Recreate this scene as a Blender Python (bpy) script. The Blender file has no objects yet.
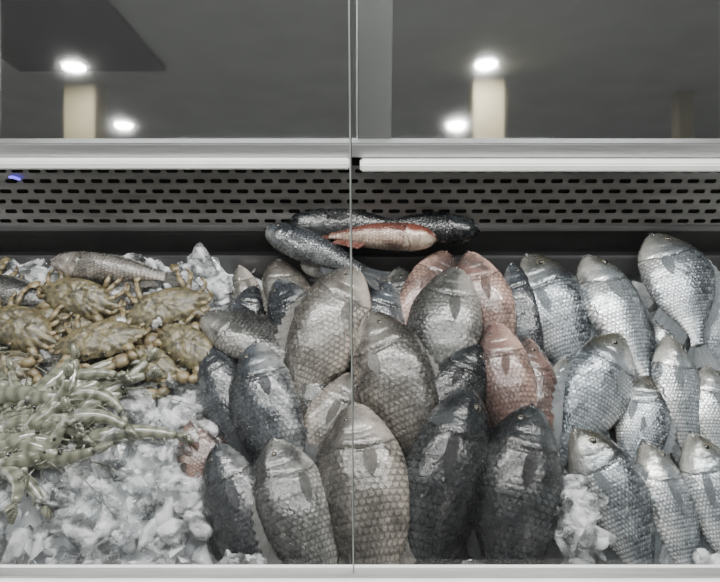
import bpy, bmesh, math, random
import numpy as np
from mathutils import Vector, Matrix, noise
random.seed(7); np.random.seed(7)
S=bpy.context.scene
COL=S.collection
# ------------------------------------------------------------------ helpers
def new_obj(name, verts, faces, mats, mi=None, uvs=None, smooth=True, attr=None):
    me=bpy.data.meshes.new(name)
    me.from_pydata([tuple(v) for v in verts],[],[tuple(f) for f in faces])
    for m in mats: me.materials.append(m)
    if mi is not None: me.polygons.foreach_set('material_index',mi)
    me.polygons.foreach_set('use_smooth',[smooth]*len(me.polygons) if isinstance(smooth,bool) else smooth)
    if uvs is not None:
        l=me.uv_layers.new(name='UVMap')
        vi=np.zeros(len(me.loops),dtype=np.int32); me.loops.foreach_get('vertex_index',vi)
        u=np.asarray(uvs,dtype=np.float32)[vi]
        l.data.foreach_set('uv',u.ravel())
    me.update()
    o=bpy.data.objects.new(name,me); COL.objects.link(o); return o
class MB:
    def __init__(s): s.v=[];s.f=[];s.m=[];s.uv=[]
    def add(s,v,f,m=0,uv=None):
        b=len(s.v); s.v+= [tuple(p) for p in v]; s.f+=[tuple(b+i for i in q) for q in f]; s.m+=[m]*len(f)
        s.uv+= list(uv) if uv is not None else [(0.5,0.5)]*len(v)
    def tube(s,pts,rad,m=0,n=8,flat=1.0,up=Vector((0,0,1))):
        pts=[Vector(p) for p in pts]; V=[];F=[];U=[]
        for i,p in enumerate(pts):
            d=(pts[min(i+1,len(pts)-1)]-pts[max(i-1,0)]).normalized()
            a=d.cross(up)
            if a.length<1e-4: a=d.cross(Vector((1,0,0)))
            a.normalize(); b=a.cross(d)
            for k in range(n):
                t=2*math.pi*k/n
                V.append(p+a*math.cos(t)*rad[i]+b*math.sin(t)*rad[i]*flat); U.append((i/(len(pts)-1),k/n))
        for i in range(len(pts)-1):
            for k in range(n):
                F.append((i*n+k,i*n+(k+1)%n,(i+1)*n+(k+1)%n,(i+1)*n+k))
        F.append(tuple(range(n-1,-1,-1))); F.append(tuple((len(pts)-1)*n+k for k in range(n)))
        s.add(V,F,m,U)
    def ball(s,c,r,m=0,nu=12,nv=8):
        c=Vector(c);V=[];F=[]
        if not hasattr(r,'__len__'): r=(r,r,r)
        for j in range(nv+1):
            th=math.pi*j/nv
            for i in range(nu):
                ph=2*math.pi*i/nu
                V.append((c.x+r[0]*math.sin(th)*math.cos(ph),c.y+r[1]*math.sin(th)*math.sin(ph),c.z+r[2]*math.cos(th)))
        for j in range(nv):
            for i in range(nu):
                F.append((j*nu+i,(j+1)*nu+i,(j+1)*nu+(i+1)%nu,j*nu+(i+1)%nu))
        s.add(V,F,m)
def box(name,lo,hi,mat,bev=0.0,parent=None):
    bm=bmesh.new(); bmesh.ops.create_cube(bm,size=1)
    for v in bm.verts:
        v.co=Vector([lo[i]+(v.co[i]+.5)*(hi[i]-lo[i]) for i in range(3)])
    if bev>0: bmesh.ops.bevel(bm,geom=bm.edges[:],offset=bev,segments=2,affect='EDGES')
    me=bpy.data.meshes.new(name); bm.to_mesh(me); bm.free(); me.materials.append(mat)
    o=bpy.data.objects.new(name,me); COL.objects.link(o)
    if parent: o.parent=parent
    return o
def mat_base(name):
    m=bpy.data.materials.new(name); m.use_nodes=True
    nt=m.node_tree; return m,nt,nt.nodes['Principled BSDF']
def simple(name,col,rough=.5,metal=0,noise_s=None,noise_amt=.15,bump=0,emit=None,es=0,stretch=None):
    m,nt,b=mat_base(name); b.inputs['Base Color'].default_value=(*col,1); b.inputs['Roughness'].default_value=rough; b.inputs['Metallic'].default_value=metal
    if emit: b.inputs['Emission Color'].default_value=(*emit,1); b.inputs['Emission Strength'].default_value=es
    if noise_s:
        tc=nt.nodes.new('ShaderNodeTexCoord'); mp=nt.nodes.new('ShaderNodeMapping'); n=nt.nodes.new('ShaderNodeTexNoise')
        n.inputs['Scale'].default_value=noise_s; n.inputs['Detail'].default_value=5
        if stretch: mp.inputs['Scale'].default_value=stretch
        nt.links.new(tc.outputs['Object'],mp.inputs[0]); nt.links.new(mp.outputs[0],n.inputs['Vector'])
        r=nt.nodes.new('ShaderNodeValToRGB'); r.color_ramp.elements[0].position=.3; r.color_ramp.elements[1].position=.7
        r.color_ramp.elements[0].color=(*[c*(1-noise_amt) for c in col],1); r.color_ramp.elements[1].color=(*[min(1,c*(1+noise_amt)) for c in col],1)
        nt.links.new(n.outputs['Fac'],r.inputs[0]); nt.links.new(r.outputs[0],b.inputs['Base Color'])
        if bump:
            bp=nt.nodes.new('ShaderNodeBump'); bp.inputs['Strength'].default_value=bump; bp.inputs['Distance'].default_value=.004
            nt.links.new(n.outputs['Fac'],bp.inputs['Height']); nt.links.new(bp.outputs[0],b.inputs['Normal'])
    return m
# ------------------------------------------------------------------ display slope frame
BETA=math.radians(27.3)
O=Vector((0,.676,.692)); UU=Vector((1,0,0)); VV=Vector((0,math.cos(BETA),math.sin(BETA))); NN=Vector((0,-math.sin(BETA),math.cos(BETA)))
def P(u,v,h=0): return O+UU*u+VV*v+NN*h
# converts measurements taken off the reference to metres (across, up) on the sloping ice bed
def b(x,y):
    ny=(291-y)/623; s=(ny+.44)/(.507-.35*ny); D=1+.35*s
    return (round((x-360)/623*D,4), round(s*.616,4))
# ------------------------------------------------------------------ materials
def fish_mat(name,back,side,belly,metal=.12,rough=.27,scale_n=32,dark=.45,headc=None,blotch=None,bars=0,pale=.2,bl=(.46,.62),spec=.5,coat=.35):
    m,nt,bs=mat_base(name); N=nt.nodes; L=nt.links
    uv=N.new('ShaderNodeUVMap'); sp=N.new('ShaderNodeSeparateXYZ'); L.new(uv.outputs[0],sp.inputs[0])
    tc=N.new('ShaderNodeTexCoord'); oi=N.new('ShaderNodeObjectInfo')
    def math_(op,a,b_=None,clamp=False):
        n=N.new('ShaderNodeMath'); n.operation=op; n.use_clamp=clamp
        for i,x in enumerate((a,b_)):
            if x is None: continue
            if isinstance(x,(int,float)): n.inputs[i].default_value=x
            else: L.new(x,n.inputs[i])
        return n.outputs[0]
    def mixc(f,a,b_,bt='MIX'):
        n=N.new('ShaderNodeMix'); n.data_type='RGBA'; n.blend_type=bt
        if isinstance(f,(int,float)): n.inputs[0].default_value=f
        else: L.new(f,n.inputs[0])
        for i,x in ((6,a),(7,b_)):
            if isinstance(x,tuple): n.inputs[i].default_value=(*x,1)
            else: L.new(x,n.inputs[i])
        return n.outputs[2]
    def ramp(x,p0,p1,c0=(0,0,0),c1=(1,1,1)):
        r=N.new('ShaderNodeValToRGB'); e=r.color_ramp.elements; e[0].position=p0;e[1].position=p1;e[0].color=(*c0,1);e[1].color=(*c1,1); L.new(x,r.inputs[0]); return r.outputs[0]
    no=N.new('ShaderNodeTexNoise'); no.noise_dimensions='4D'; no.inputs['Scale'].default_value=20; no.inputs['Detail'].default_value=7; no.inputs['Roughness'].default_value=.65; L.new(tc.outputs['Object'],no.inputs['Vector']); L.new(math_('MULTIPLY',oi.outputs['Random'],30.),no.inputs['W'])
    nf=N.new('ShaderNodeTexNoise'); nf.inputs['Scale'].default_value=170; nf.inputs['Detail'].default_value=3; L.new(tc.outputs['Object'],nf.inputs['Vector'])
    wob=math_('MULTIPLY',math_('SUBTRACT',nf.outputs['Fac'],.5),.35)
    X=math_('ADD',math_('MULTIPLY',sp.outputs[0],float(scale_n)),wob); row=math_('FLOOR',X); fx=math_('SUBTRACT',X,row)
    off=math_('MULTIPLY',math_('MODULO',row,2.),.5)
    Y=math_('ADD',math_('ADD',math_('MULTIPLY',sp.outputs[1],scale_n*.42),off),wob); yc=math_('FLOOR',Y); fy=math_('SUBTRACT',math_('SUBTRACT',Y,yc),.5)
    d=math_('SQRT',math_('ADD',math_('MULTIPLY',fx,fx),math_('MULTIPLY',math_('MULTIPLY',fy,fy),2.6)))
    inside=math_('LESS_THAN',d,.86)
    cbv=N.new('ShaderNodeCombineXYZ'); L.new(row,cbv.inputs[0]); L.new(yc,cbv.inputs[1]); wn=N.new('ShaderNodeTexWhiteNoise'); wn.noise_dimensions='2D'; L.new(cbv.outputs[0],wn.inputs['Vector'])
    rnd=wn.outputs['Value']
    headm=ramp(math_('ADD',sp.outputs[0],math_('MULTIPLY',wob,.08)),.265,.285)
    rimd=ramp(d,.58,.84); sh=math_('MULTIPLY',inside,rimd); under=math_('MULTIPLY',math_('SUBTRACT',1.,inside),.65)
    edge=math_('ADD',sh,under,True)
    vy=math_('ADD',sp.outputs[1],math_('MULTIPLY',math_('SUBTRACT',no.outputs['Fac'],.5),.7))
    c=mixc(ramp(vy,.06,.38),belly,side); c=mixc(ramp(vy,.52,.86),c,back)
    if bars:
        w=math_('SINE',math_('ADD',math_('MULTIPLY',sp.outputs[0],45.),math_('MULTIPLY',no.outputs['Fac'],4.))); c=mixc(math_('MULTIPLY',ramp(w,.1,.9),bars),c,tuple(x*.35 for x in back))
    if blotch: c=mixc(math_('MULTIPLY',ramp(no.outputs['Fac'],*bl),.9),c,blotch)
    c=mixc(math_('MULTIPLY',headm,math_('MULTIPLY',rnd,pale)),c,tuple(min(1,x*1.9+.03) for x in side))
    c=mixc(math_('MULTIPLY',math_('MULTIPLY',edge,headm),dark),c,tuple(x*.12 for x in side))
    if headc: c=mixc(math_('MULTIPLY',ramp(sp.outputs[0],.1,.3,(1,1,1),(0,0,0)),.65),c,headc)
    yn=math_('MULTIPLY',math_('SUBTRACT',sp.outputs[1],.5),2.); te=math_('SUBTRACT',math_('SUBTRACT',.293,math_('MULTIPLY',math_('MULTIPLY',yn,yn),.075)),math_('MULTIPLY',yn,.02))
    gd=math_('ABSOLUTE',math_('SUBTRACT',sp.outputs[0],te)); c=mixc(math_('MULTIPLY',ramp(gd,.002,.010,(1,1,1),(0,0,0)),.8),c,tuple(x*.1 for x in side))  # dark gill slit line; the groove's shade is painted into the skin colour
    c=mixc(math_('MULTIPLY',ramp(nf.outputs['Fac'],.5,.75),.35),c,tuple(x*.25 for x in side))
    hsv=N.new('ShaderNodeHueSaturation'); L.new(c,hsv.inputs['Color']); L.new(math_('ADD',math_('MULTIPLY',oi.outputs['Random'],.7),.6),hsv.inputs['Value'])
    L.new(hsv.outputs[0],bs.inputs['Base Color'])
    bs.inputs['Metallic'].default_value=metal; bs.inputs['Specular IOR Level'].default_value=spec
    L.new(math_('ADD',math_('MULTIPLY',nf.outputs['Fac'],.28),rough-.14),bs.inputs['Roughness'])
    bs.inputs['Coat Weight'].default_value=coat; bs.inputs['Coat Roughness'].default_value=.06
    bp=N.new('ShaderNodeBump'); bp.inputs['Strength'].default_value=1.0; bp.inputs['Distance'].default_value=.0012
    hgt=math_('MULTIPLY',headm,math_('ADD',math_('MULTIPLY',inside,math_('ADD',math_('MULTIPLY',d,.45),.35)),math_('MULTIPLY',rnd,.7)))
    hgt=math_('ADD',hgt,math_('ADD',math_('MULTIPLY',no.outputs['Fac'],1.3),math_('MULTIPLY',nf.outputs['Fac'],.8)))
    L.new(hgt,bp.inputs['Height']); L.new(bp.outputs[0],bs.inputs['Normal'])
    bp2=N.new('ShaderNodeBump'); bp2.inputs['Strength'].default_value=.5; bp2.inputs['Distance'].default_value=.0012; L.new(hgt,bp2.inputs['Height']); L.new(bp2.outputs[0],bs.inputs['Coat Normal'])
    return m
def fin_mat(name,col,col2):
    m,nt,bs=mat_base(name); N=nt.nodes;L=nt.links
    uv=N.new('ShaderNodeUVMap'); w=N.new('ShaderNodeTexWave'); w.bands_direction='X'; w.inputs['Scale'].default_value=7; w.inputs['Distortion'].default_value=.6
    L.new(uv.outputs[0],w.inputs['Vector'])
    r=N.new('ShaderNodeValToRGB'); r.color_ramp.elements[0].color=(*col,1); r.color_ramp.elements[1].color=(*col2,1); L.new(w.outputs['Fac'],r.inputs[0]); L.new(r.outputs[0],bs.inputs['Base Color'])
    bp=N.new('ShaderNodeBump'); bp.inputs['Strength'].default_value=.5; bp.inputs['Distance'].default_value=.001; L.new(w.outputs['Fac'],bp.inputs['Height']); L.new(bp.outputs[0],bs.inputs['Normal'])
    bs.inputs['Roughness'].default_value=.32; bs.inputs['Alpha'].default_value=.65
    return m
SK={
 'dk':dict(back=(.005,.006,.008),side=(.034,.040,.047),belly=(.14,.145,.145),dark=.78,bars=.35,blotch=(.010,.012,.015)),
 'md':dict(back=(.012,.013,.013),side=(.072,.073,.070),belly=(.24,.23,.21),dark=.78,blotch=(.018,.019,.019)),
 'lt':dict(back=(.024,.023,.021),side=(.130,.122,.110),belly=(.34,.30,.26),dark=.75,blotch=(.042,.036,.031)),
 'pk':dict(back=(.026,.018,.017),side=(.120,.072,.062),belly=(.34,.225,.185),dark=.75,blotch=(.040,.031,.029)),
 'bk':dict(back=(.0015,.002,.0025),side=(.0075,.0095,.011),belly=(.026,.029,.031),dark=.8,bars=.4,pale=.25,blotch=(.003,.004,.005),metal=0,spec=.28,coat=.22),
 'sv':dict(back=(.020,.027,.035),side=(.18,.205,.225),belly=(.66,.66,.64),metal=.6,rough=.24,scale_n=42,dark=.85,headc=(.065,.055,.032),pale=.6,blotch=(.055,.065,.075),bl=(.50,.64)),
 'rd':dict(back=(.012,.009,.008),side=(.15,.045,.03),belly=(.60,.48,.38),dark=.5,blotch=(.035,.016,.012)),
}
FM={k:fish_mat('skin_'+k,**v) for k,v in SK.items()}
FIN={k:fin_mat('fin_'+k,tuple(x*.2 for x in v['side']),tuple(x*(1.1 if k!='sv' else .75) for x in v['side'])) for k,v in SK.items()}
EYE=simple('fish_eye_iris',(.11,.095,.065),.15); PUP=simple('fish_pupil',(.004,.004,.005),.05); SOCK=simple('fish_mouth_dark',(.03,.015,.015),.4)
# ------------------------------------------------------------------ fish
PROF={
 'tilapia':dict(t=[0,.03,.08,.15,.25,.38,.5,.65,.8,.92,1.0],top=[.05,.15,.27,.39,.49,.53,.52,.45,.30,.165,.15],bot=[.05,.13,.22,.32,.42,.48,.49,.43,.28,.16,.145],w=[.03,.065,.095,.12,.14,.148,.14,.11,.065,.03,.018]),
 'bream':dict(t=[0,.03,.08,.15,.25,.38,.5,.65,.8,.92,1.0],top=[.05,.15,.28,.40,.49,.52,.49,.38,.21,.095,.09],bot=[.04,.11,.21,.33,.43,.49,.48,.38,.20,.09,.085],w=[.025,.055,.08,.105,.12,.125,.115,.085,.045,.022,.015]),
 'mullet':dict(t=[0,.03,.08,.15,.25,.38,.5,.65,.8,.92,1.0],top=[.08,.22,.34,.43,.49,.52,.5,.42,.3,.19,.19],bot=[.07,.2,.32,.42,.48,.5,.48,.40,.28,.19,.18],w=[.03,.06,.09,.11,.12,.125,.12,.10,.065,.03,.02]),
}
def fish(name,kind,prof,head,tail,ratio,h,flip=False,bend=0,roll=0,pitch=7,drape=.10,seed=0):
    pr=PROF[prof]; rf=random.Random(seed)
    tt=np.linspace(0,1,401)
    def sm(a):
        y=np.interp(tt,pr['t'],a); k=np.hanning(33); k/=k.sum(); yp=np.pad(y,16,mode='edge'); return np.convolve(yp,k,'valid')
    top,bot,wd=sm(pr['top']),sm(pr['bot']),sm(pr['w'])
    hv=rf.uniform(-.10,.06); top=top*(1+hv*np.exp(-((tt-.12)/.12)**2)); bot=bot*(1+rf.uniform(-.08,.08)*np.exp(-((tt-.45)/.2)**2))
    wd=wd*rf.uniform(.86,1.08)
    nose=np.clip(tt/.035,0,1)**.5; top=top*nose;bot=bot*nose;wd=wd*nose
    A=P(*head,0);B=P(*tail,0); Lh=(B-A).length
    dep=ratio*Lh
    NR,NS=100,40
    q=np.linspace(0,1,NR); ts=q*.55+.45*q**2
    g=lambda a,t: float(np.interp(t,tt,a))
    mb=MB(); V=[];UV=[];F=[]
    sd=rf.uniform(0,50)
    for i,t in enumerate(ts):
        T=g(top,t)*dep;Bt=g(bot,t)*dep;W=g(wd,t)*Lh
        for k in range(NS):
            a=2*math.pi*k/NS; cy=math.cos(a); sz=math.sin(a)
            y=(T if cy>0 else Bt)*cy
            z=W*math.copysign(abs(sz)**1.05,sz)
            yn=cy; ab=abs(sz)
            te=.285-.075*yn*yn-.02*yn
            f=1+ab*(.04*math.exp(-((t-te+.025)/.022)**2)-.07*math.exp(-((t-te-.008)/.009)**2))
            te2=.2-.06*yn*yn
            f+=-.03*math.exp(-((t-te2)/.008)**2)
            if t<.085: f-=.4*math.exp(-((yn+.12+t*3)/.11)**2)*(1-t/.085)
            f+=-.03*math.exp(-((yn-.1)/.05)**2)*(1 if t>.3 else 0)
            f-=.06*math.exp(-(((t-.125)/.035)**2+((yn-.28)/.16)**2))
            f+=.09*noise.noise(Vector((t*4+sd,yn*1.2,sz)))
            V.append((t*Lh,y*(1+.03*noise.noise(Vector((t*6,sd,cy*3)))),z*f)); UV.append((t,.5+.5*cy))
    for i in range(NR-1):
        for k in range(NS):
            F.append((i*NS+k,i*NS+(k+1)%NS,(i+1)*NS+(k+1)%NS,(i+1)*NS+k))
    F.append(tuple(range(NS-1,-1,-1))); F.append(tuple((NR-1)*NS+k for k in range(NS)))
    mb.add(V,F,0,UV)
    def sheet(base,tip,rows=4,ripple=.0012,thick=.0008):
        n=len(base); V=[];U=[];F=[]
        for r in range(rows+1):
            f=r/rows
            for i in range(n):
                p=Vector(base[i]).lerp(Vector(tip[i]),f); p.z+=ripple*math.sin(i*2.2)*f
                V.append(p);U.append((i/(n-1)*3,f))
        for r in range(rows):
            for i in range(n-1): F.append((r*n+i,r*n+i+1,(r+1)*n+i+1,(r+1)*n+i))
        V2=[(p.x,p.y,p.z-thick) for p in V]; nn=len(V)
        F2=[tuple(nn+i for i in reversed(f)) for f in F]
        mb.add(V+V2,F+F2,1,U+U)
    n=26; base=[];tip=[]
    fh=rf.uniform(.055,.095)
    for i in range(n):
        f=i/(n-1); t=.27+.63*f; y=g(top,t)*dep*.97
        hh=(fh if prof!='mullet' else .03)*Lh*(math.sin(math.pi*min(1,f*1.1+.08))**.5 if f<.85 else .75-.6*(f-.85)/.15)*(1.0 if i%2 else .72)
        base.append((t*Lh,y-.004,.002)); tip.append(((t+.06+.03*f)*Lh,y+hh*.8,.004-.01*f))
    sheet(base,tip)
    base=[];tip=[];n=14
    for i in range(n):
        f=i/(n-1); t=.62+.27*f; y=-g(bot,t)*dep*.97
        hh=.085*Lh*(1-.5*f)*(1 if i%2 else .75)
        base.append((t*Lh,y+.004,0)); tip.append(((t+.08)*Lh,y-hh*.8,-.004))
    sheet(base,tip)
    base=[];tip=[];n=7
    for i in range(n):
        f=i/(n-1); t=.31+.05*f; y=-g(bot,t)*dep*.88
        base.append((t*Lh,y,.35*g(wd,t)*Lh)); tip.append(((t+.19-.09*f)*Lh,y-.02*Lh*(1-f*.3),.3*g(wd,t)*Lh+.004))
    sheet(base,tip)
    for sgn in (1,-1): # pectoral fin folded flat against the flank
        n=9; rows=10; sw=rf.uniform(-.08,.06); ln=rf.uniform(.13,.21); Vp=[];Up=[];Fp=[]
        for r in range(rows+1):
            f=r/rows; t=.288+ln*f; wv=.03*dep+.045*dep*math.sin(math.pi*min(1,f*.75+.12))*(1 if f<.8 else 1-.75*(f-.8)/.2)
            yc=-.12*dep+sw*dep*f
            for i in range(n):
                s_=(i/(n-1)-.5)*2; y=yc+wv*s_; t2=t+(.012 if i%2 else 0)*f-.03*abs(s_)*f
                yn=abs(y)/((g(top,t2) if y>0 else g(bot,t2))*dep)
                z=g(wd,t2)*Lh*max(.05,1-yn*yn)**.52*1.01+.0008+.0012*f
                Vp.append((t2*Lh,y,sgn*z)); Up.append((i/(n-1)*2,f))
        for r in range(rows):
            for i in range(n-1): Fp.append((r*n+i,r*n+i+1,(r+1)*n+i+1,(r+1)*n+i))
        mb.add(Vp,Fp,1,Up)
    n=19;base=[];tip=[]
    fork=.10 if prof!='tilapia' else .0
    for i in range(n):
        f=i/(n-1)*2-1
        base.append((.985*Lh,f*g(top,1)*dep*.95,0)); sp_=.38 if prof=='tilapia' else .50
        tip.append(((1.2-.02*f*f+fork*(abs(f)-.5)+(.006 if i%2 else 0))*Lh,f*sp_*dep*.75,.003*math.sin(i)))
    sheet(base,tip,rows=6,ripple=.002)
    for sgn in (1,-1):
        te=.125; yn_=.28; ye=yn_*g(top,te)*dep; ze=sgn*g(wd,te)*Lh*.86; r=.021*Lh*(1.15 if prof=='bream' else .9)
        mb.ball((te*Lh,ye,ze),(r,r,r*.5),2,16,10)
        mb.ball((te*Lh,ye,ze+sgn*r*.2),(r*.76,r*.76,r*.4),3,14,8)
        mb.ball((.06*Lh,ye*.8,sgn*g(wd,.06)*Lh*.92),(.006*Lh,.006*Lh,.003),4,6,4)
    mb.tube([(.05*Lh,-.2*g(bot,.05)*dep,g(wd,.05)*Lh*.97),(.02*Lh,-.1*g(bot,.02)*dep,g(wd,.02)*Lh*.97),(-.001*Lh,0.01*dep,0),(.02*Lh,-.1*g(bot,.02)*dep,-g(wd,.02)*Lh*.97),(.05*Lh,-.2*g(bot,.05)*dep,-g(wd,.05)*Lh*.97)],[.0012,.0028,.004,.0028,.0012],0,6)
    out=[]
    for (x,y,z) in mb.v:
        s=x/Lh
        y2=y+bend*Lh*(s-.35)**2
        z2=z-drape*Lh*max(0,s-.35)**2
        if flip: y2=-y2
        out.append((x,y2,z2))
    fc=mb.f if not flip else [tuple(reversed(q)) for q in mb.f]
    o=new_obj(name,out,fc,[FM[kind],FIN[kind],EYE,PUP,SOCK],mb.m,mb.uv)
    X=(B-A).normalized(); Y=NN.cross(X).normalized()
    M=Matrix((X,Y,NN)).transposed().to_4x4()
    R=Matrix.Rotation(math.radians(pitch),4,'Y')@Matrix.Rotation(math.radians(roll),4,'X')
    C=(A+B)/2+NN*h
    o.matrix_world=Matrix.Translation(C)@M@R@Matrix.Translation((-Lh/2,0,0))
    return o
FISH=[
 # kind, head, tail, ratio, h, flip, bend, roll
 ('dk',(255,282),(218,350),.44,-.022,0,0,10),
 ('lt',(238,260),(256,325),.36,-.03,1,0,0),
 ('lt',(276,256),(305,330),.50,-.026,1,0,-15),
 ('md',(200,322),(316,362),.48,0.002,0,.1,-18),
 ('dk',(278,280),(330,384),.42,-.012,1,0,22),
 ('lt',(358,276),(294,410),.46,.008,1,.10,-14),
 ('dk',(206,346),(242,462),.38,-.008,0,.12,24),
 ('dk',(256,352),(286,498),.45,.02,1,-.14,14),
 ('lt',(354,374),(302,496),.42,-.002,0,0,-22),
 ('dk',(222,447),(262,598),.42,.012,1,.08,20),
 ('md',(276,447),(336,606),.45,.03,1,.10,-12),
 ('lt',(356,413),(382,612),.46,.035,1,.06,10),
 ('lt',(368,322),(428,474),.45,.018,0,.08,14),
 ('dk',(388,282),(372,378),.48,-.015,1,0,-10),
 ('md',(454,275),(430,400),.50,.012,1,-.12,12),
 ('pk',(446,252),(402,352),.46,-.012,0,0,-18),
 ('md',(400,262),(400,345),.45,-.03,0,0,8),
 ('pk',(468,257),(508,372),.42,-.0,1,.1,18),
 ('bk',(478,350),(422,456),.46,.008,0,0,-12),
 ('pk',(494,328),(522,465),.39,.008,1,0,22),
 ('bk',(462,398),(414,610),.38,.03,0,.06,-16),
 ('bk',(524,417),(496,612),.43,.042,1,-.06,10),
 ('pk',(524,342),(566,470),.34,-.004,1,0,-24),
 ('dk',(512,264),(538,372),.34,-.012,0,0,22),
 ('lt',(335,262),(320,330),.40,-.03,0,0,0),
 ('md',(366,266),(362,330),.46,-.03,0,0,10),
 ('sv',(526,258),(594,390),.42,.0,0,-.12,16),
 ('sv',(584,260),(656,390),.42,.012,0,-.14,-14),
 ('sv',(648,243),(706,350),.54,.03,0,-.25,8),
 ('sv',(614,343),(568,468),.44,.016,1,.1,-16),
 ('sv',(642,376),(638,492),.42,.0,0,0,20),
 ('sv',(660,341),(698,478),.38,.01,0,.1,-18),
 ('sv',(568,436),(664,598),.41,.032,0,-.18,14),
 ('sv',(636,448),(706,606),.35,.022,0,-.08,-16),
 ('sv',(680,440),(748,598),.37,.024,0,0,12),
 ('sv',(698,268),(724,384),.44,-.005,0,0,18),
 ('sv',(702,367),(734,486),.42,.0,0,0,-12),
 ('sv',(752,258),(760,370),.45,.0,0,0,8),
 ('sv',(765,352),(772,474),.45,.01,0,0,-8),
 ('sv',(780,448),(790,594),.45,.02,0,0,8),
 ('pk',(192,416),(214,500),.54,-.016,0,0,-12),
 # lower layer showing between
 ('dk',(420,392),(416,500),.45,-.02,0,0,10),
 ('md',(350,440),(352,560),.40,-.02,0,0,10),
 ('dk',(480,425),(482,578),.40,-.012,1,0,0),
 ('sv',(566,355),(556,455),.36,-.02,0,0,10),
 ('dk',(262,455),(262,584),.40,-.012,1,0,0),
 ('dk',(540,450),(552,565),.36,-.02,0,0,10),
 ('dk',(420,445),(408,594),.40,-.012,1,0,0),
 ('sv',(626,300),(640,420),.40,-.018,0,0,10),
 ('sv',(680,290),(668,390),.36,-.022,0,0,-10),
 ('sv',(560,268),(556,380),.38,-.024,0,0,0),
 ('md',(306,352),(312,440),.42,-.022,0,0,0),
 ('dk',(234,300),(262,380),.42,-.024,0,0,0),
 ('md',(444,340),(440,440),.40,-.024,0,0,0),
]
for i,(k,hd,tl,ra,h,fl,bd,ro) in enumerate(FISH):
    H,T=b(*hd),b(*tl)
    topt=i in (27,28)
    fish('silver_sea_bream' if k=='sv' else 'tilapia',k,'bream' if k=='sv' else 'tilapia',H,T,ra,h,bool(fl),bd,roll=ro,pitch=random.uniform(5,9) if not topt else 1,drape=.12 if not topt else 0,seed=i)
BACK=[('dk',(268,242),(362,280),.32,.04,0,0),('rd',(434,256),(330,248),.28,.055,12,1),('bk',(290,234),(420,228),.34,.035,0,0),('bk',(476,242),(372,230),.34,.035,0,0),('md',(300,264),(380,274),.36,.0,0,0),
 ('lt',(56,270),(168,280),.27,.022,0,0),('md',(-40,288),(56,302),.34,.012,0,0),('md',(-70,265),(10,272),.30,.0,0,0)]
for i,(k,hd,tl,ra,h,ro,fl) in enumerate(BACK):
    H,T=b(*hd),b(*tl)
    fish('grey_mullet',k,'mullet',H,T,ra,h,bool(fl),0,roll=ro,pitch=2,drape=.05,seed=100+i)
# ------------------------------------------------------------------ crabs
def mottled(name,c0,c1,sc,rough=.4,bump=.6):
    m,nt,bs=mat_base(name); N=nt.nodes;L=nt.links; tc=N.new('ShaderNodeTexCoord'); n=N.new('ShaderNodeTexNoise'); n.inputs['Scale'].default_value=sc; n.inputs['Detail'].default_value=6; n.inputs['Roughness'].default_value=.7
    oi=N.new('ShaderNodeObjectInfo'); n.noise_dimensions='4D'; L.new(oi.outputs['Random'],n.inputs['W']); L.new(tc.outputs['Object'],n.inputs['Vector'])
    r=N.new('ShaderNodeValToRGB'); r.color_ramp.elements[0].position=.4; r.color_ramp.elements[1].position=.6; r.color_ramp.elements[0].color=(*c0,1); r.color_ramp.elements[1].color=(*c1,1); L.new(n.outputs['Fac'],r.inputs[0]); L.new(r.outputs[0],bs.inputs['Base Color'])
    bp=N.new('ShaderNodeBump'); bp.inputs['Strength'].default_value=bump; bp.inputs['Distance'].default_value=.003; L.new(n.outputs['Fac'],bp.inputs['Height']); L.new(bp.outputs[0],bs.inputs['Normal'])
    bs.inputs['Roughness'].default_value=rough; bs.inputs['Coat Weight'].default_value=.2; bs.inputs['Coat Roughness'].default_value=.15
    return m
CR=mottled('crab_shell',(.013,.012,.006),(.115,.095,.045),95,.45,.8); CR2=mottled('crab_leg_shell',(.034,.027,.012),(.17,.13,.065),70,.45); CEYE=simple('crab_eye',(.01,.01,.01),.1)
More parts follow.
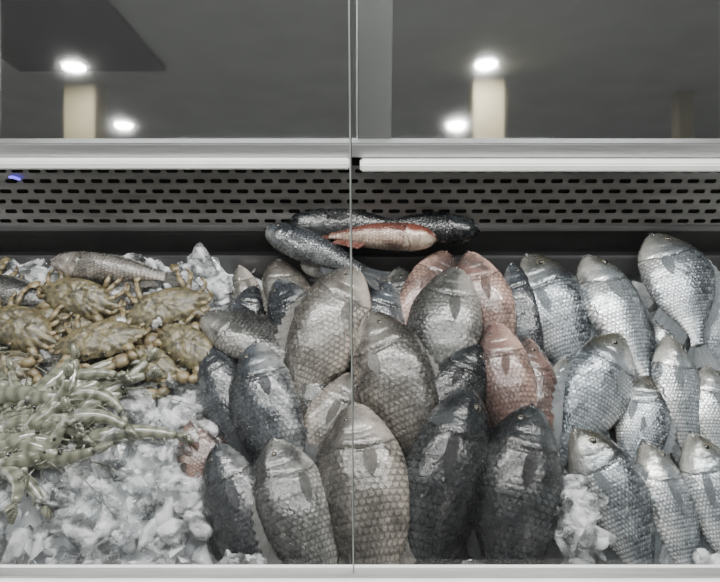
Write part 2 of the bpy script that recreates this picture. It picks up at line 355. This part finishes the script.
def crab(u,v,h,rot,s=1.0,seed=0,tilt=0):
    rnd=random.Random(seed); mb=MB()
    NRr,NA=14,80; V=[];F=[]
    a_,b_=.070,.045
    for side in (1,-1):
        base=len(V)
        for j in range(NRr+1):
            r=j/NRr
            for i in range(NA):
                th=2*math.pi*i/NA; c,sn=math.cos(th),math.sin(th)
                rr=1.0
                if sn>.0 and abs(c)>.2: rr+=.12*(abs((i*1.0)%4-2)/2)*(r**5)
                if abs(c)>.99: rr+=.18*r**5
                if sn<-.2: rr-=.12*r*abs(sn)
                x=a_*c*r*rr; y=b_*math.copysign(abs(sn)**.8,sn)*r*rr
                z=(.021 if side>0 else -.012)*(1-r**2.8)**.6
                if side>0:
                    z+=.003*math.cos(x*160)*math.cos(y*170)*(1-r)+.0025*noise.noise(Vector((x*150,y*150,seed)))
                    z-=.004*math.exp(-((abs(x)-.018-.2*abs(y))/.003)**2)*(1-r)
                    z-=.003*math.exp(-((y+.005+abs(x)*.3)/.003)**2)*(1-r)
                V.append((x,y,z))
        for j in range(NRr):
            for i in range(NA):
                q=(base+j*NA+i,base+(j+1)*NA+i,base+(j+1)*NA+(i+1)%NA,base+j*NA+(i+1)%NA)
                F.append(q if side>0 else q[::-1])
    mb.add(V,F,0)
    for sg in (1,-1):
        w=rnd.uniform(-.008,.006)
        e=(sg*(.068+w),.045,-.002); wr=(sg*.058,.064+w,-.002)
        mb.tube([(sg*.042,.026,-.003),(sg*.058,.034,-.002),e],[.008,.011,.0095],1,10)
        mb.tube([e,(sg*.067,.056,-.002),wr],[.009,.0115,.009],1,10)
        d=Vector((-sg*.93,.14,-.05)).normalized(); W=Vector(wr)
        mb.tube([W,W+d*.008,W+d*.02,W+d*.03],[.008,.0145,.015,.011],1,12,flat=.65)
        p=Vector((0,1,0)); Kn=W+d*.027
        mb.tube([Kn+p*.005,Kn+d*.010+p*.0105,Kn+d*.022+p*.007,Kn+d*.030+p*.001],[.0075,.0065,.004,.001],1,8)
        mb.tube([Kn-p*.006,Kn+d*.010-p*.009,Kn+d*.021-p*.005,Kn+d*.029-p*.001],[.0065,.0055,.0035,.001],1,8)
        for l in range(4):
            an=math.radians(6-31*l+rnd.uniform(-9,9)); y0=.012-.014*l; x0=sg*(.052-.003*l)
            dd=Vector((sg*math.cos(an),math.sin(an),0)); A=Vector((x0,y0,-.005))
            k1=A+dd*.031+Vector((0,0,.006)); k2=k1+Vector((dd.x*.012,-.018,-.006)); k3=k2+Vector((-sg*.008,-.023,-.008))
            fl=.75
            mb.tube([A,A.lerp(k1,.5),k1],[.005,.0065,.0047],1,8,fl); mb.tube([k1,k1.lerp(k2,.5),k2],[.0045,.0052,.004],1,8,fl)
            if l<3: mb.tube([k2,k2.lerp(k3,.5),k3],[.0038,.003,.001],1,8,fl)
            else: mb.tube([k2,k2.lerp(k3,.35),k2.lerp(k3,.75),k3],[.005,.010,.009,.002],1,8,.3)
        mb.tube([(sg*.012,.036,.006),(sg*.016,.044,.012)],[.0025,.002],1,6); mb.ball((sg*.0165,.0455,.013),.0034,2,8,6)
    o=new_obj('crab',mb.v,mb.f,[CR,CR2,CEYE],mb.m)
    M=Matrix((UU,VV,NN)).transposed().to_4x4()
    o.matrix_world=Matrix.Translation(P(u,v,h))@M@Matrix.Rotation(math.radians(rot),4,'Z')@Matrix.Rotation(math.radians(tilt),4,'X')@Matrix.Diagonal((s,s,s,1))
CRABS=[((82,302),0.020,165,1.0,-14),((168,312),.020,200,1.0,-8),((26,332),.024,155,1.0,-5),((104,346),.028,192,1.0,6),((190,348),.016,145,.88,-5),((-30,300),.01,185,1.1,0),((-45,350),.01,165,1.1,0),((2,372),.008,205,.95,0),((132,328),.002,20,.95,0),((62,322),.0,340,.95,0),((150,362),.002,160,.85,0)]
for i,(p,h,r,s,t) in enumerate(CRABS):
    crab(*b(*p),h,r,s,i,t)
# ------------------------------------------------------------------ shrimps
m,nt,bs=mat_base('shrimp_shell'); N=nt.nodes;L=nt.links
uv=N.new('ShaderNodeUVMap'); w=N.new('ShaderNodeTexWave'); w.bands_direction='X'; w.inputs['Scale'].default_value=2.4; w.inputs['Distortion'].default_value=3.5; L.new(uv.outputs[0],w.inputs['Vector'])
r=N.new('ShaderNodeValToRGB'); r.color_ramp.elements[0].color=(.072,.078,.056,1); r.color_ramp.elements[1].color=(.150,.152,.112,1); r.color_ramp.elements[1].position=.8; L.new(w.outputs['Fac'],r.inputs[0]); L.new(r.outputs[0],bs.inputs['Base Color'])
bs.inputs['Roughness'].default_value=.2; bs.inputs['Transmission Weight'].default_value=.2; bs.inputs['Coat Weight'].default_value=.4; bs.inputs['Coat Roughness'].default_value=.1
SH=m
def shrimp_into(mb,M,s,curl):
    loc=MB(); pts=[];rad=[]
    n=33
    for i in range(n):
        f=i/(n-1); a=curl*max(0,f-.3)*1.45
        if i==0: pts.append(Vector((0,0,0)))
        else: pts.append(pts[-1]+Vector((math.cos(a),-math.sin(a),0))*(.125/(n-1)))
        r=.0135*math.sin(math.pi*min(.5,f*1.6+.12)) if f<.25 else .0135*(1-.62*((f-.25)/.75)**1.3)
        if f>.33: r*=1+.07*(((f-.33)*9)%1.0)-.03
        rad.append(r)
    loc.tube(pts,rad,0,12,.85)
    loc.tube([(-.028,.004,0),(-.01,.006,0),(.004,.004,0)],[.0006,.0022,.004],0,6)
    d=(pts[-1]-pts[-2]).normalized(); sd=Vector((0,0,1))
    for k in (-1.2,-.5,.5,1.2):
        e=pts[-1]+(d+sd*k*.45).normalized()*.024
        loc.tube([pts[-1],pts[-1].lerp(e,.5),e],[.002,.0058,.002],0,6,.35)
    for sg in (1,-1):
        loc.ball((-.003,.004,sg*.009),.003,1,8,6)
        loc.tube([(-.004,0,sg*.003),(-.03,.008*sg,sg*.006),(-.06,-.005+.015*sg,sg*.003),(-.10,-.02+.02*sg,0)],[.0009,.0008,.0007,.0004],0,4)
        for l in range(4):
            x=.010+.0075*l; loc.tube([(x,-.008,sg*.003),(x+.002,-.014,sg*.006),(x+.010,-.018,sg*.004)],[.0014,.0012,.0006],0,5)
    for l in range(5):
        p=pts[12+l*4]; loc.tube([p+Vector((0,-.005,0)),p+Vector((.003,-.013,0))],[.003,.001],0,5)
    k0=len(mb.f)
    mb.add([M@Vector((v[0]*s,v[1]*s,v[2]*s)) for v in loc.v],loc.f,0,loc.uv)
    mb.m[k0:]=loc.m
mb=MB(); rs=random.Random(5)
MB_=Matrix((UU,VV,NN)).transposed().to_4x4()
ZN=[((84,390),28,12,6,.004),((40,412),44,26,14,.010),((12,464),26,30,11,.010),((-30,400),30,60,16,.0),((66,436),34,14,6,.002)]
for (c,sx,sy,n,h) in ZN:
    for i in range(n):
        px=c[0]+rs.gauss(0,.6)*sx; py=c[1]+rs.gauss(0,.6)*sy
        u,v=b(px,py); hh=h+.006+rs.random()*.024
        rt=rs.gauss(.2,.45)+rs.choice([0,0,math.pi])
        M=Matrix.Translation(P(u,v,hh))@MB_@Matrix.Rotation(rt,4,'Z')@Matrix.Rotation(rs.gauss(0,.08),4,'Y')@Matrix.Rotation(rs.choice([0,math.pi])+rs.gauss(0,.25),4,'X')@Matrix.Translation((-.05,0,0))
        shrimp_into(mb,M,rs.uniform(1.15,1.45),rs.uniform(.3,1.5))
new_obj('shrimp_pile',mb.v,mb.f,[SH,CEYE],mb.m,mb.uv)
# ------------------------------------------------------------------ ice
m,nt,bs=mat_base('crushed_ice_mat')
bs.inputs['Base Color'].default_value=(.92,.94,.955,1); bs.inputs['Roughness'].default_value=.07; bs.inputs['IOR'].default_value=1.31
N=nt.nodes;L=nt.links; tc=N.new('ShaderNodeTexCoord'); n1=N.new('ShaderNodeTexNoise'); n1.inputs['Scale'].default_value=70; n1.inputs['Detail'].default_value=3; L.new(tc.outputs['Object'],n1.inputs['Vector'])
bp=N.new('ShaderNodeBump'); bp.inputs['Strength'].default_value=.35; bp.inputs['Distance'].default_value=.003; L.new(n1.outputs['Fac'],bp.inputs['Height']); L.new(bp.outputs[0],bs.inputs['Normal'])
r=N.new('ShaderNodeValToRGB'); r.color_ramp.elements[0].position=.40; r.color_ramp.elements[0].color=(.62,.62,.62,1); r.color_ramp.elements[1].position=.58; r.color_ramp.elements[1].color=(.97,.97,.97,1)
n2=N.new('ShaderNodeTexNoise'); n2.inputs['Scale'].default_value=30; n2.inputs['Detail'].default_value=3; L.new(tc.outputs['Object'],n2.inputs['Vector']); L.new(n2.outputs['Fac'],r.inputs[0]); L.new(r.outputs[0],bs.inputs['Transmission Weight'])
ICE=m
ICB=simple('packed_ice_base',(.40,.42,.43),.25,0,40,.3,.6)
def zoneh(u,v):
    hgt=-.052
    def bump(cu,cv,ru,rv,a):
        d=((u-cu)/ru)**2+((v-cv)/rv)**2
        return a*math.exp(-d*d)
    lf=1/(1+math.exp((u+.27)/.025)); hgt+=.038*lf
    c=b(110,490); hgt+=bump(c[0],c[1],.22,.16,.028)
    c=b(566,520); hgt+=bump(c[0],c[1],.055,.08,.112)
    c=b(248,580); hgt+=bump(c[0],c[1],.05,.035,.10)
    c=b(470,585); hgt+=bump(c[0],c[1],.05,.02,.09)
    c=b(708,575); hgt+=bump(c[0],c[1],.04,.04,.085)
    return hgt
nx,ny_=260,110; V=[];F=[]
for j in range(ny_):
    for i in range(nx):
        u=-1.12+2.24*i/(nx-1); v=-.07+.70*j/(ny_-1)
        hh=zoneh(u,v)+.014*noise.noise(Vector((u*24,v*24,0)))+.008*noise.noise(Vector((u*60,v*60,3)))-.012
        if v<0: hh+=v*.25
        V.append(P(u,v,hh))
for j in range(ny_-1):
    for i in range(nx-1): F.append((j*nx+i,j*nx+i+1,(j+1)*nx+i+1,(j+1)*nx+i))
base_shapes=[]
for k in range(20):
    bm=bmesh.new(); rr=random.Random(k)
    if k%5<3:
        bmesh.ops.create_icosphere(bm,subdivisions=3,radius=1)
        pl=[(Vector((rr.gauss(0,1),rr.gauss(0,1),rr.gauss(0,1))).normalized(),rr.uniform(.30,.70)) for _ in range(rr.choice([7,9,11]))]
        for vtx in bm.verts:
            for (nn,dd) in pl:
                e=vtx.co.dot(nn)-dd
                if e>0: vtx.co-=nn*e
            vtx.co*=1.15+.12*noise.noise(vtx.co*2.5+Vector((k*5,0,0)))
        smf=True
    else:
        for _ in range(rr.choice([9,11,14])): bm.verts.new((rr.uniform(-.8,.8),rr.uniform(-.8,.8),rr.uniform(-.8,.8)))
        res=bmesh.ops.convex_hull(bm,input=bm.verts)
        bmesh.ops.delete(bm,geom=[e for e in res['geom_interior'] if isinstance(e,bmesh.types.BMVert)],context='VERTS')
        bmesh.ops.bevel(bm,geom=bm.edges[:],offset=.07,segments=2,affect='EDGES',profile=.5)
        bmesh.ops.triangulate(bm,faces=bm.faces[:]); bmesh.ops.recalc_face_normals(bm,faces=bm.faces[:])
        smf=False
    bm.verts.ensure_lookup_table(); bm.verts.index_update()
    base_shapes.append((np.array([v.co[:] for v in bm.verts]),np.array([[v.index for v in f.verts] for f in bm.faces]),smf)); bm.free()
AV=[np.array([tuple(p) for p in V])]; nb=len(V); AF=[]; SMF=[True]*len(F)
ri=random.Random(11)
def lump(u,v,h,s):
    global nb
    sv,sf,smf=base_shapes[ri.randrange(20)]
    sc=np.array([s*ri.uniform(.9,1.6),s*ri.uniform(.7,1.1),s*ri.uniform(.45,.95)])
    R=np.array(Matrix.Rotation(ri.uniform(0,6.28),3,'Z')@Matrix.Rotation(ri.gauss(0,.6),3,'X')@Matrix.Rotation(ri.gauss(0,.6),3,'Y'))
    Mb=np.array(MB_.to_3x3())
    w=(sv*sc)@R.T@Mb.T+np.array(P(u,v,h)[:])
    AV.append(w); AF.append(sf+nb); nb+=len(w); SMF.extend([smf]*len(sf))
for i in range(2100):
    u=ri.uniform(-1.1,-.24); v=ri.uniform(-.06,.62)
    s=ri.choice([.006,.009,.012,.015,.020,.026,.032])
    lump(u,v,zoneh(u,v)+ri.uniform(-.008,.014)-s*.2,s)
for i in range(800):
    u=ri.uniform(-.26,1.1); v=ri.uniform(-.06,.62)
    lump(u,v,zoneh(u,v)+ri.uniform(-.008,.01),ri.uniform(.008,.02))
for (c,ru,rv,n) in [((566,520),.05,.075,100),((248,580),.05,.03,55),((470,585),.05,.02,40),((708,575),.04,.03,40)]:
    cu,cv=b(*c)
    for i in range(n):
        u=cu+ri.gauss(0,.5)*ru; v=cv+ri.gauss(0,.5)*rv; lump(u,v,zoneh(u,v)+ri.uniform(-.005,.012),ri.uniform(.007,.024))
allv=np.concatenate(AV); tri=np.concatenate(AF)
ice=new_obj('crushed_ice',allv.tolist(),F+[tuple(t) for t in tri.tolist()],[ICB,ICE],[0]*len(F)+[1]*len(tri),None,SMF)
# ------------------------------------------------------------------ counter
ST=simple('stainless_steel',(.42,.43,.43),.32,.85,6,.12,stretch=(1,30,30)); STD=simple('stainless_dark',(.12,.12,.125),.38,.8,8,.15)
STP=simple('perforated_steel',(.20,.197,.19),.36,.8,5,.25,stretch=(1,8,8))
WH=simple('white_rail',(.62,.63,.62),.3,0,10,.06); BLK=simple('black_plastic',(.012,.012,.013),.5,0,20,.2); DKG=simple('dark_cavity',(.008,.008,.009),.8,0,20,.2)
CTR=bpy.data.objects.new('refrigerated_fish_counter',None); COL.objects.link(CTR)
XL,XR=-1.15,1.15
px_,pz=.036,.0225; rowsN=6; z0=1.036; V=[];F=[]
nc=int((XR-XL)/px_)
def cell(x0,x1,za,zb):
    cx=(x0+x1)/2;cz=(za+zb)/2; a=.0128; r_=.0048; base=len(V)
    inner=[];outer=[]
    for k in range(16):
        t=2*math.pi*(k+.5)/16; c,s=math.cos(t),math.sin(t)
        inner.append((cx+math.copysign(a-r_,c)+c*r_,cz+s*r_))
        k_=max(abs(c)/((x1-x0)/2),abs(s)/((zb-za)/2)); outer.append((cx+c/k_,cz+s/k_))
    cor=[(x1,zb),(x0,zb),(x0,za),(x1,za)]
    for p in outer+inner+cor: V.append((p[0],1.27,p[1]))
    for k in range(16):
        kn=(k+1)%16; F.append((base+k,base+kn,base+16+kn,base+16+k))
    for ci,p in enumerate(cor):
        for k in range(16):
            kn=(k+1)%16; A_,B_=outer[k],outer[kn]
            if abs(A_[0]-B_[0])>1e-6 and abs(A_[1]-B_[1])>1e-6:
                if (A_[0]-cx)*(p[0]-cx)>=0 and (B_[0]-cx)*(p[0]-cx)>=0 and (A_[1]-cz)*(p[1]-cz)>=0 and (B_[1]-cz)*(p[1]-cz)>=0:
                    F.append((base+k,base+32+ci,base+kn))
for r_i in range(rowsN):
    off=(r_i%2)*px_/2
    for c_i in range(nc):
        cell(XL+off+c_i*px_,XL+off+(c_i+1)*px_,z0+r_i*pz,z0+(r_i+1)*pz)
pp=new_obj('perforated_air_panel',V,F,[STP],smooth=False); pp.parent=CTR
sm_=pp.modifiers.new('thick','SOLIDIFY'); sm_.thickness=.002
zt=z0+rowsN*pz
box('panel_lower_lip',(XL,1.262,1.026),(XR,1.274,1.037),STD,.002,CTR)
box('air_duct_back',(XL,1.36,.80),(XR,1.37,1.25),DKG,0,CTR)
box('gap_shade_strip',(XL,1.285,.90),(XR,1.30,1.02),BLK,0,CTR)  # solid black strip; shade of the gap below the panel put into its colour
box('bed_back_lip',(XL,1.238,.93),(XR,1.25,.975),STD,.002,CTR)
box('door_track_lower',(XL,1.225,zt+.004),(-.02,1.275,zt+.022),WH,.004,CTR)
box('door_track_right',(-.0,1.215,zt+.002),(XR,1.275,zt+.020),WH,.004,CTR)
box('door_track_upper',(XL,1.25,zt+.022),(XR,1.30,zt+.052),ST,.003,CTR)
m,nt,bs=mat_base('smoked_door_glass'); bs.inputs['Base Color'].default_value=(.76,.78,.785,1); bs.inputs['Metallic'].default_value=.98
N=nt.nodes;L=nt.links; tc=N.new('ShaderNodeTexCoord'); n1=N.new('ShaderNodeTexNoise'); n1.inputs['Scale'].default_value=7; n1.inputs['Detail'].default_value=6; L.new(tc.outputs['Object'],n1.inputs['Vector'])
r=N.new('ShaderNodeMapRange'); r.inputs['To Min'].default_value=.0; r.inputs['To Max'].default_value=.06; L.new(n1.outputs['Fac'],r.inputs[0]); L.new(r.outputs[0],bs.inputs['Roughness'])
DG=m
def door(name,x0,x1,yo):
    o=box(name,(x0,-.003,0),(x1,.003,.52),DG,.001,CTR); o.location=(0,1.29+yo,zt+.048); o.rotation_euler=(-math.radians(14),0,0)
door('sliding_door_left',XL,-.005,0); door('sliding_door_right',.065,XR,0)
o=box('door_stile',(-.005,-.005,0),(.065,.005,.52),simple('satin_door_stile',(.11,.115,.115),.25,.7,5,.1),.002,CTR); o.location=(0,1.29,zt+.048); o.rotation_euler=(-math.radians(14),0,0)
CW=simple('counter_white_panel',(.62,.63,.63),.4,0,12,.05)
box('counter_base',(XL-.03,.62,.10),(XR+.03,1.40,.60),CW,.01,CTR); box('plinth',(XL,.68,0),(XR,1.34,.10),BLK,.0,CTR)
box('front_panel',(XL-.03,.575,.10),(XR+.03,.615,.75),CW,.008,CTR)
box('front_rail',(XL-.03,.57,.75),(XR+.03,.618,.772),WH,.005,CTR)
box('glass_track',(XL-.03,.592,.772),(XR+.03,.606,.777),ST,.001,CTR)
for nm,x in (('side_panel_left',XL-.03),('side_panel_right',XR)):
    box(nm,(x,.615,.60),(x+.03,1.40,1.24),CW,.006,CTR)
box('rear_panel',(XL-.03,1.372,.60),(XR+.03,1.40,1.24),CW,.004,CTR)
for nm,x in (('post_left',XL-.03),('post_right',XR)):
    box(nm,(x,1.36,1.24),(x+.03,1.42,2.05),ST,.004,CTR); box(nm+'_front',(x,.585,.777),(x+.03,.615,2.05),ST,.004,CTR)
box('canopy',(XL-.05,.56,2.05),(XR+.05,1.46,2.12),CW,.01,CTR)
m,nt,bs=mat_base('clear_glass'); N=nt.nodes;L=nt.links; N.remove(bs)
tr=N.new('ShaderNodeBsdfTransparent'); tr.inputs[0].default_value=(.965,.975,.97,1); gl=N.new('ShaderNodeBsdfGlossy'); gl.inputs['Roughness'].default_value=.02
fr=N.new('ShaderNodeFresnel'); fr.inputs['IOR'].default_value=1.3; mx=N.new('ShaderNodeMixShader'); L.new(fr.outputs[0],mx.inputs[0]); L.new(tr.outputs[0],mx.inputs[1]); L.new(gl.outputs[0],mx.inputs[2]); L.new(mx.outputs[0],N['Material Output'].inputs[0])
GL=m
GE=simple('glass_polished_edge',(.36,.40,.385),.2,0,20,.2)
def pane(name,x0,x1):
    o=new_obj(name,[(x0,.599,.777),(x1,.599,.777),(x1,.599,2.05),(x0,.599,2.05)],[(0,1,2,3)],[GL],smooth=False); o.parent=CTR
pane('glass_pane_left',XL,-.0105); pane('glass_pane_right',-.0075,XR)
box('glass_edge_seam',(-.0103,.596,.777),(-.0088,.602,2.05),GE,0,CTR)
box('glass_edge_dark_strip',(-.0088,.597,.777),(-.0080,.601,2.05),STD,0,CTR)  # thin dark strip beside the pane edge
mb=MB(); mb.tube([(0,0,0),(.008,0,.0),(.016,0,-.003),(.022,0,-.005)],[.002,.003,.003,.002],0,8)
vl=simple('violet_led',(.1,.05,.8),.3,0,emit=(.15,.08,1),es=3)
o=new_obj('indicator_led',mb.v,mb.f,[vl],mb.m); o.location=(-.735,1.264,1.148); o.parent=CTR
# ------------------------------------------------------------------ room
WALL=simple('grey_wall',(.34,.35,.35),.8,0,3,.1); CEIL=simple('grey_ceiling',(.36,.37,.375),.8,0,2,.08); FLO=simple('grey_floor_tile',(.20,.20,.20),.4,0,5,.15)
DK=simple('dark_ceiling_metal',(.006,.008,.013),1.0,0,5,.2); DK.node_tree.nodes['Principled BSDF'].inputs['Specular IOR Level'].default_value=0; BEI=simple('beige_column_plaster',(.30,.26,.165),.7,0,6,.08)
box('floor',(-5.2,-8.2,-.1),(5.2,2.2,0),FLO); box('ceiling',(-5.2,-8.2,3.0),(5.2,2.2,3.1),CEIL)
box('wall_back',(-5.2,2.0,0),(5.2,2.2,3.0),WALL); box('wall_front',(-5.2,-8.2,0),(5.2,-8.0,3.0),WALL)
box('wall_left',(-5.2,-8,0),(-5.0,2.0,3.0),WALL); box('wall_right',(5.0,-8,0),(5.2,2.0,3.0),WALL)
for x,y,w in ((-2.72,-3.45,.3),(1.25,-3.45,.3),(3.4,-3.9,.16)):
    box('column',(x-w/2,y-w,0),(x+w/2,y,3.0),BEI,.01)
box('ceiling_panel_dark',(-3.15,-3.2,2.94),(-1.8,-1.2,2.999),DK,.004)
LE=simple('lamp_lens',(1,1,1),.3,0,emit=(1,.98,.93),es=24)
def downlight(x,y,z=3.0,r=.10,e=35):
    mb=MB(); n=32
    prof=[(r*1.3,0),(r*1.3,-.012),(r*1.08,-.02),(r,-.008)]
    V=[(rr*math.cos(2*math.pi*k/n),rr*math.sin(2*math.pi*k/n),zz) for rr,zz in prof for k in range(n)]
    F=[(i*n+k,(i+1)*n+k,(i+1)*n+(k+1)%n,i*n+(k+1)%n) for i in range(3) for k in range(n)]
    mb.add(V,F,0); mb.add([(r*math.cos(2*math.pi*k/n),r*math.sin(2*math.pi*k/n),-.012) for k in range(n)],[tuple(range(n-1,-1,-1))],1)
    o=new_obj('ceiling_downlight',mb.v,mb.f,[WH,LE],mb.m,smooth=False); o.location=(x,y,z)
    l=bpy.data.lights.new('downlight_beam','AREA'); l.shape='DISK'; l.size=r*2; l.energy=e; l.color=(1,.96,.91)
    lo=bpy.data.objects.new('downlight_beam',l); COL.objects.link(lo); lo.parent=o; lo.location=(0,0,-.03)
downlight(-2.56,-3.0,2.941,.085,25)
for x,y in ((1.15,-3.1),(-2.95,-5.2),(1.2,-5.2)): downlight(x,y,3.0,.085)
for x,y in ((-.7,-.1),(.9,-.1)): downlight(x,y,3.0,.08,45)  # added fill lamps above the customer side, out of view
mb=MB(); mb.tube([(-1.05,0,0),(1.05,0,0)],[.016,.016],0,12); LD=simple('led_tube',(1,1,1),.3,0,emit=(.95,.98,1),es=8)
o=new_obj('led_tube_light',mb.v,mb.f,[LD],mb.m); o.location=(0,.80,2.025); o.parent=CTR
l=bpy.data.lights.new('led_strip','AREA'); l.shape='RECTANGLE'; l.size=2.1; l.size_y=.04; l.energy=52; l.color=(1,.985,.95)
lo=bpy.data.objects.new('led_strip',l); COL.objects.link(lo); lo.location=(0,.90,2.0); lo.parent=CTR
W=bpy.data.worlds.new('World'); S.world=W; W.use_nodes=True; W.node_tree.nodes['Background'].inputs[0].default_value=(.6,.65,.7,1); W.node_tree.nodes['Background'].inputs[1].default_value=.2
# ------------------------------------------------------------------ camera
cam=bpy.data.cameras.new('Camera'); cam.sensor_width=36; cam.lens=36*623/720; cam.clip_start=.02
co=bpy.data.objects.new('Camera',cam); COL.objects.link(co); co.location=(0,0,1.55); co.rotation_euler=(math.radians(90-28),0,0); S.camera=co
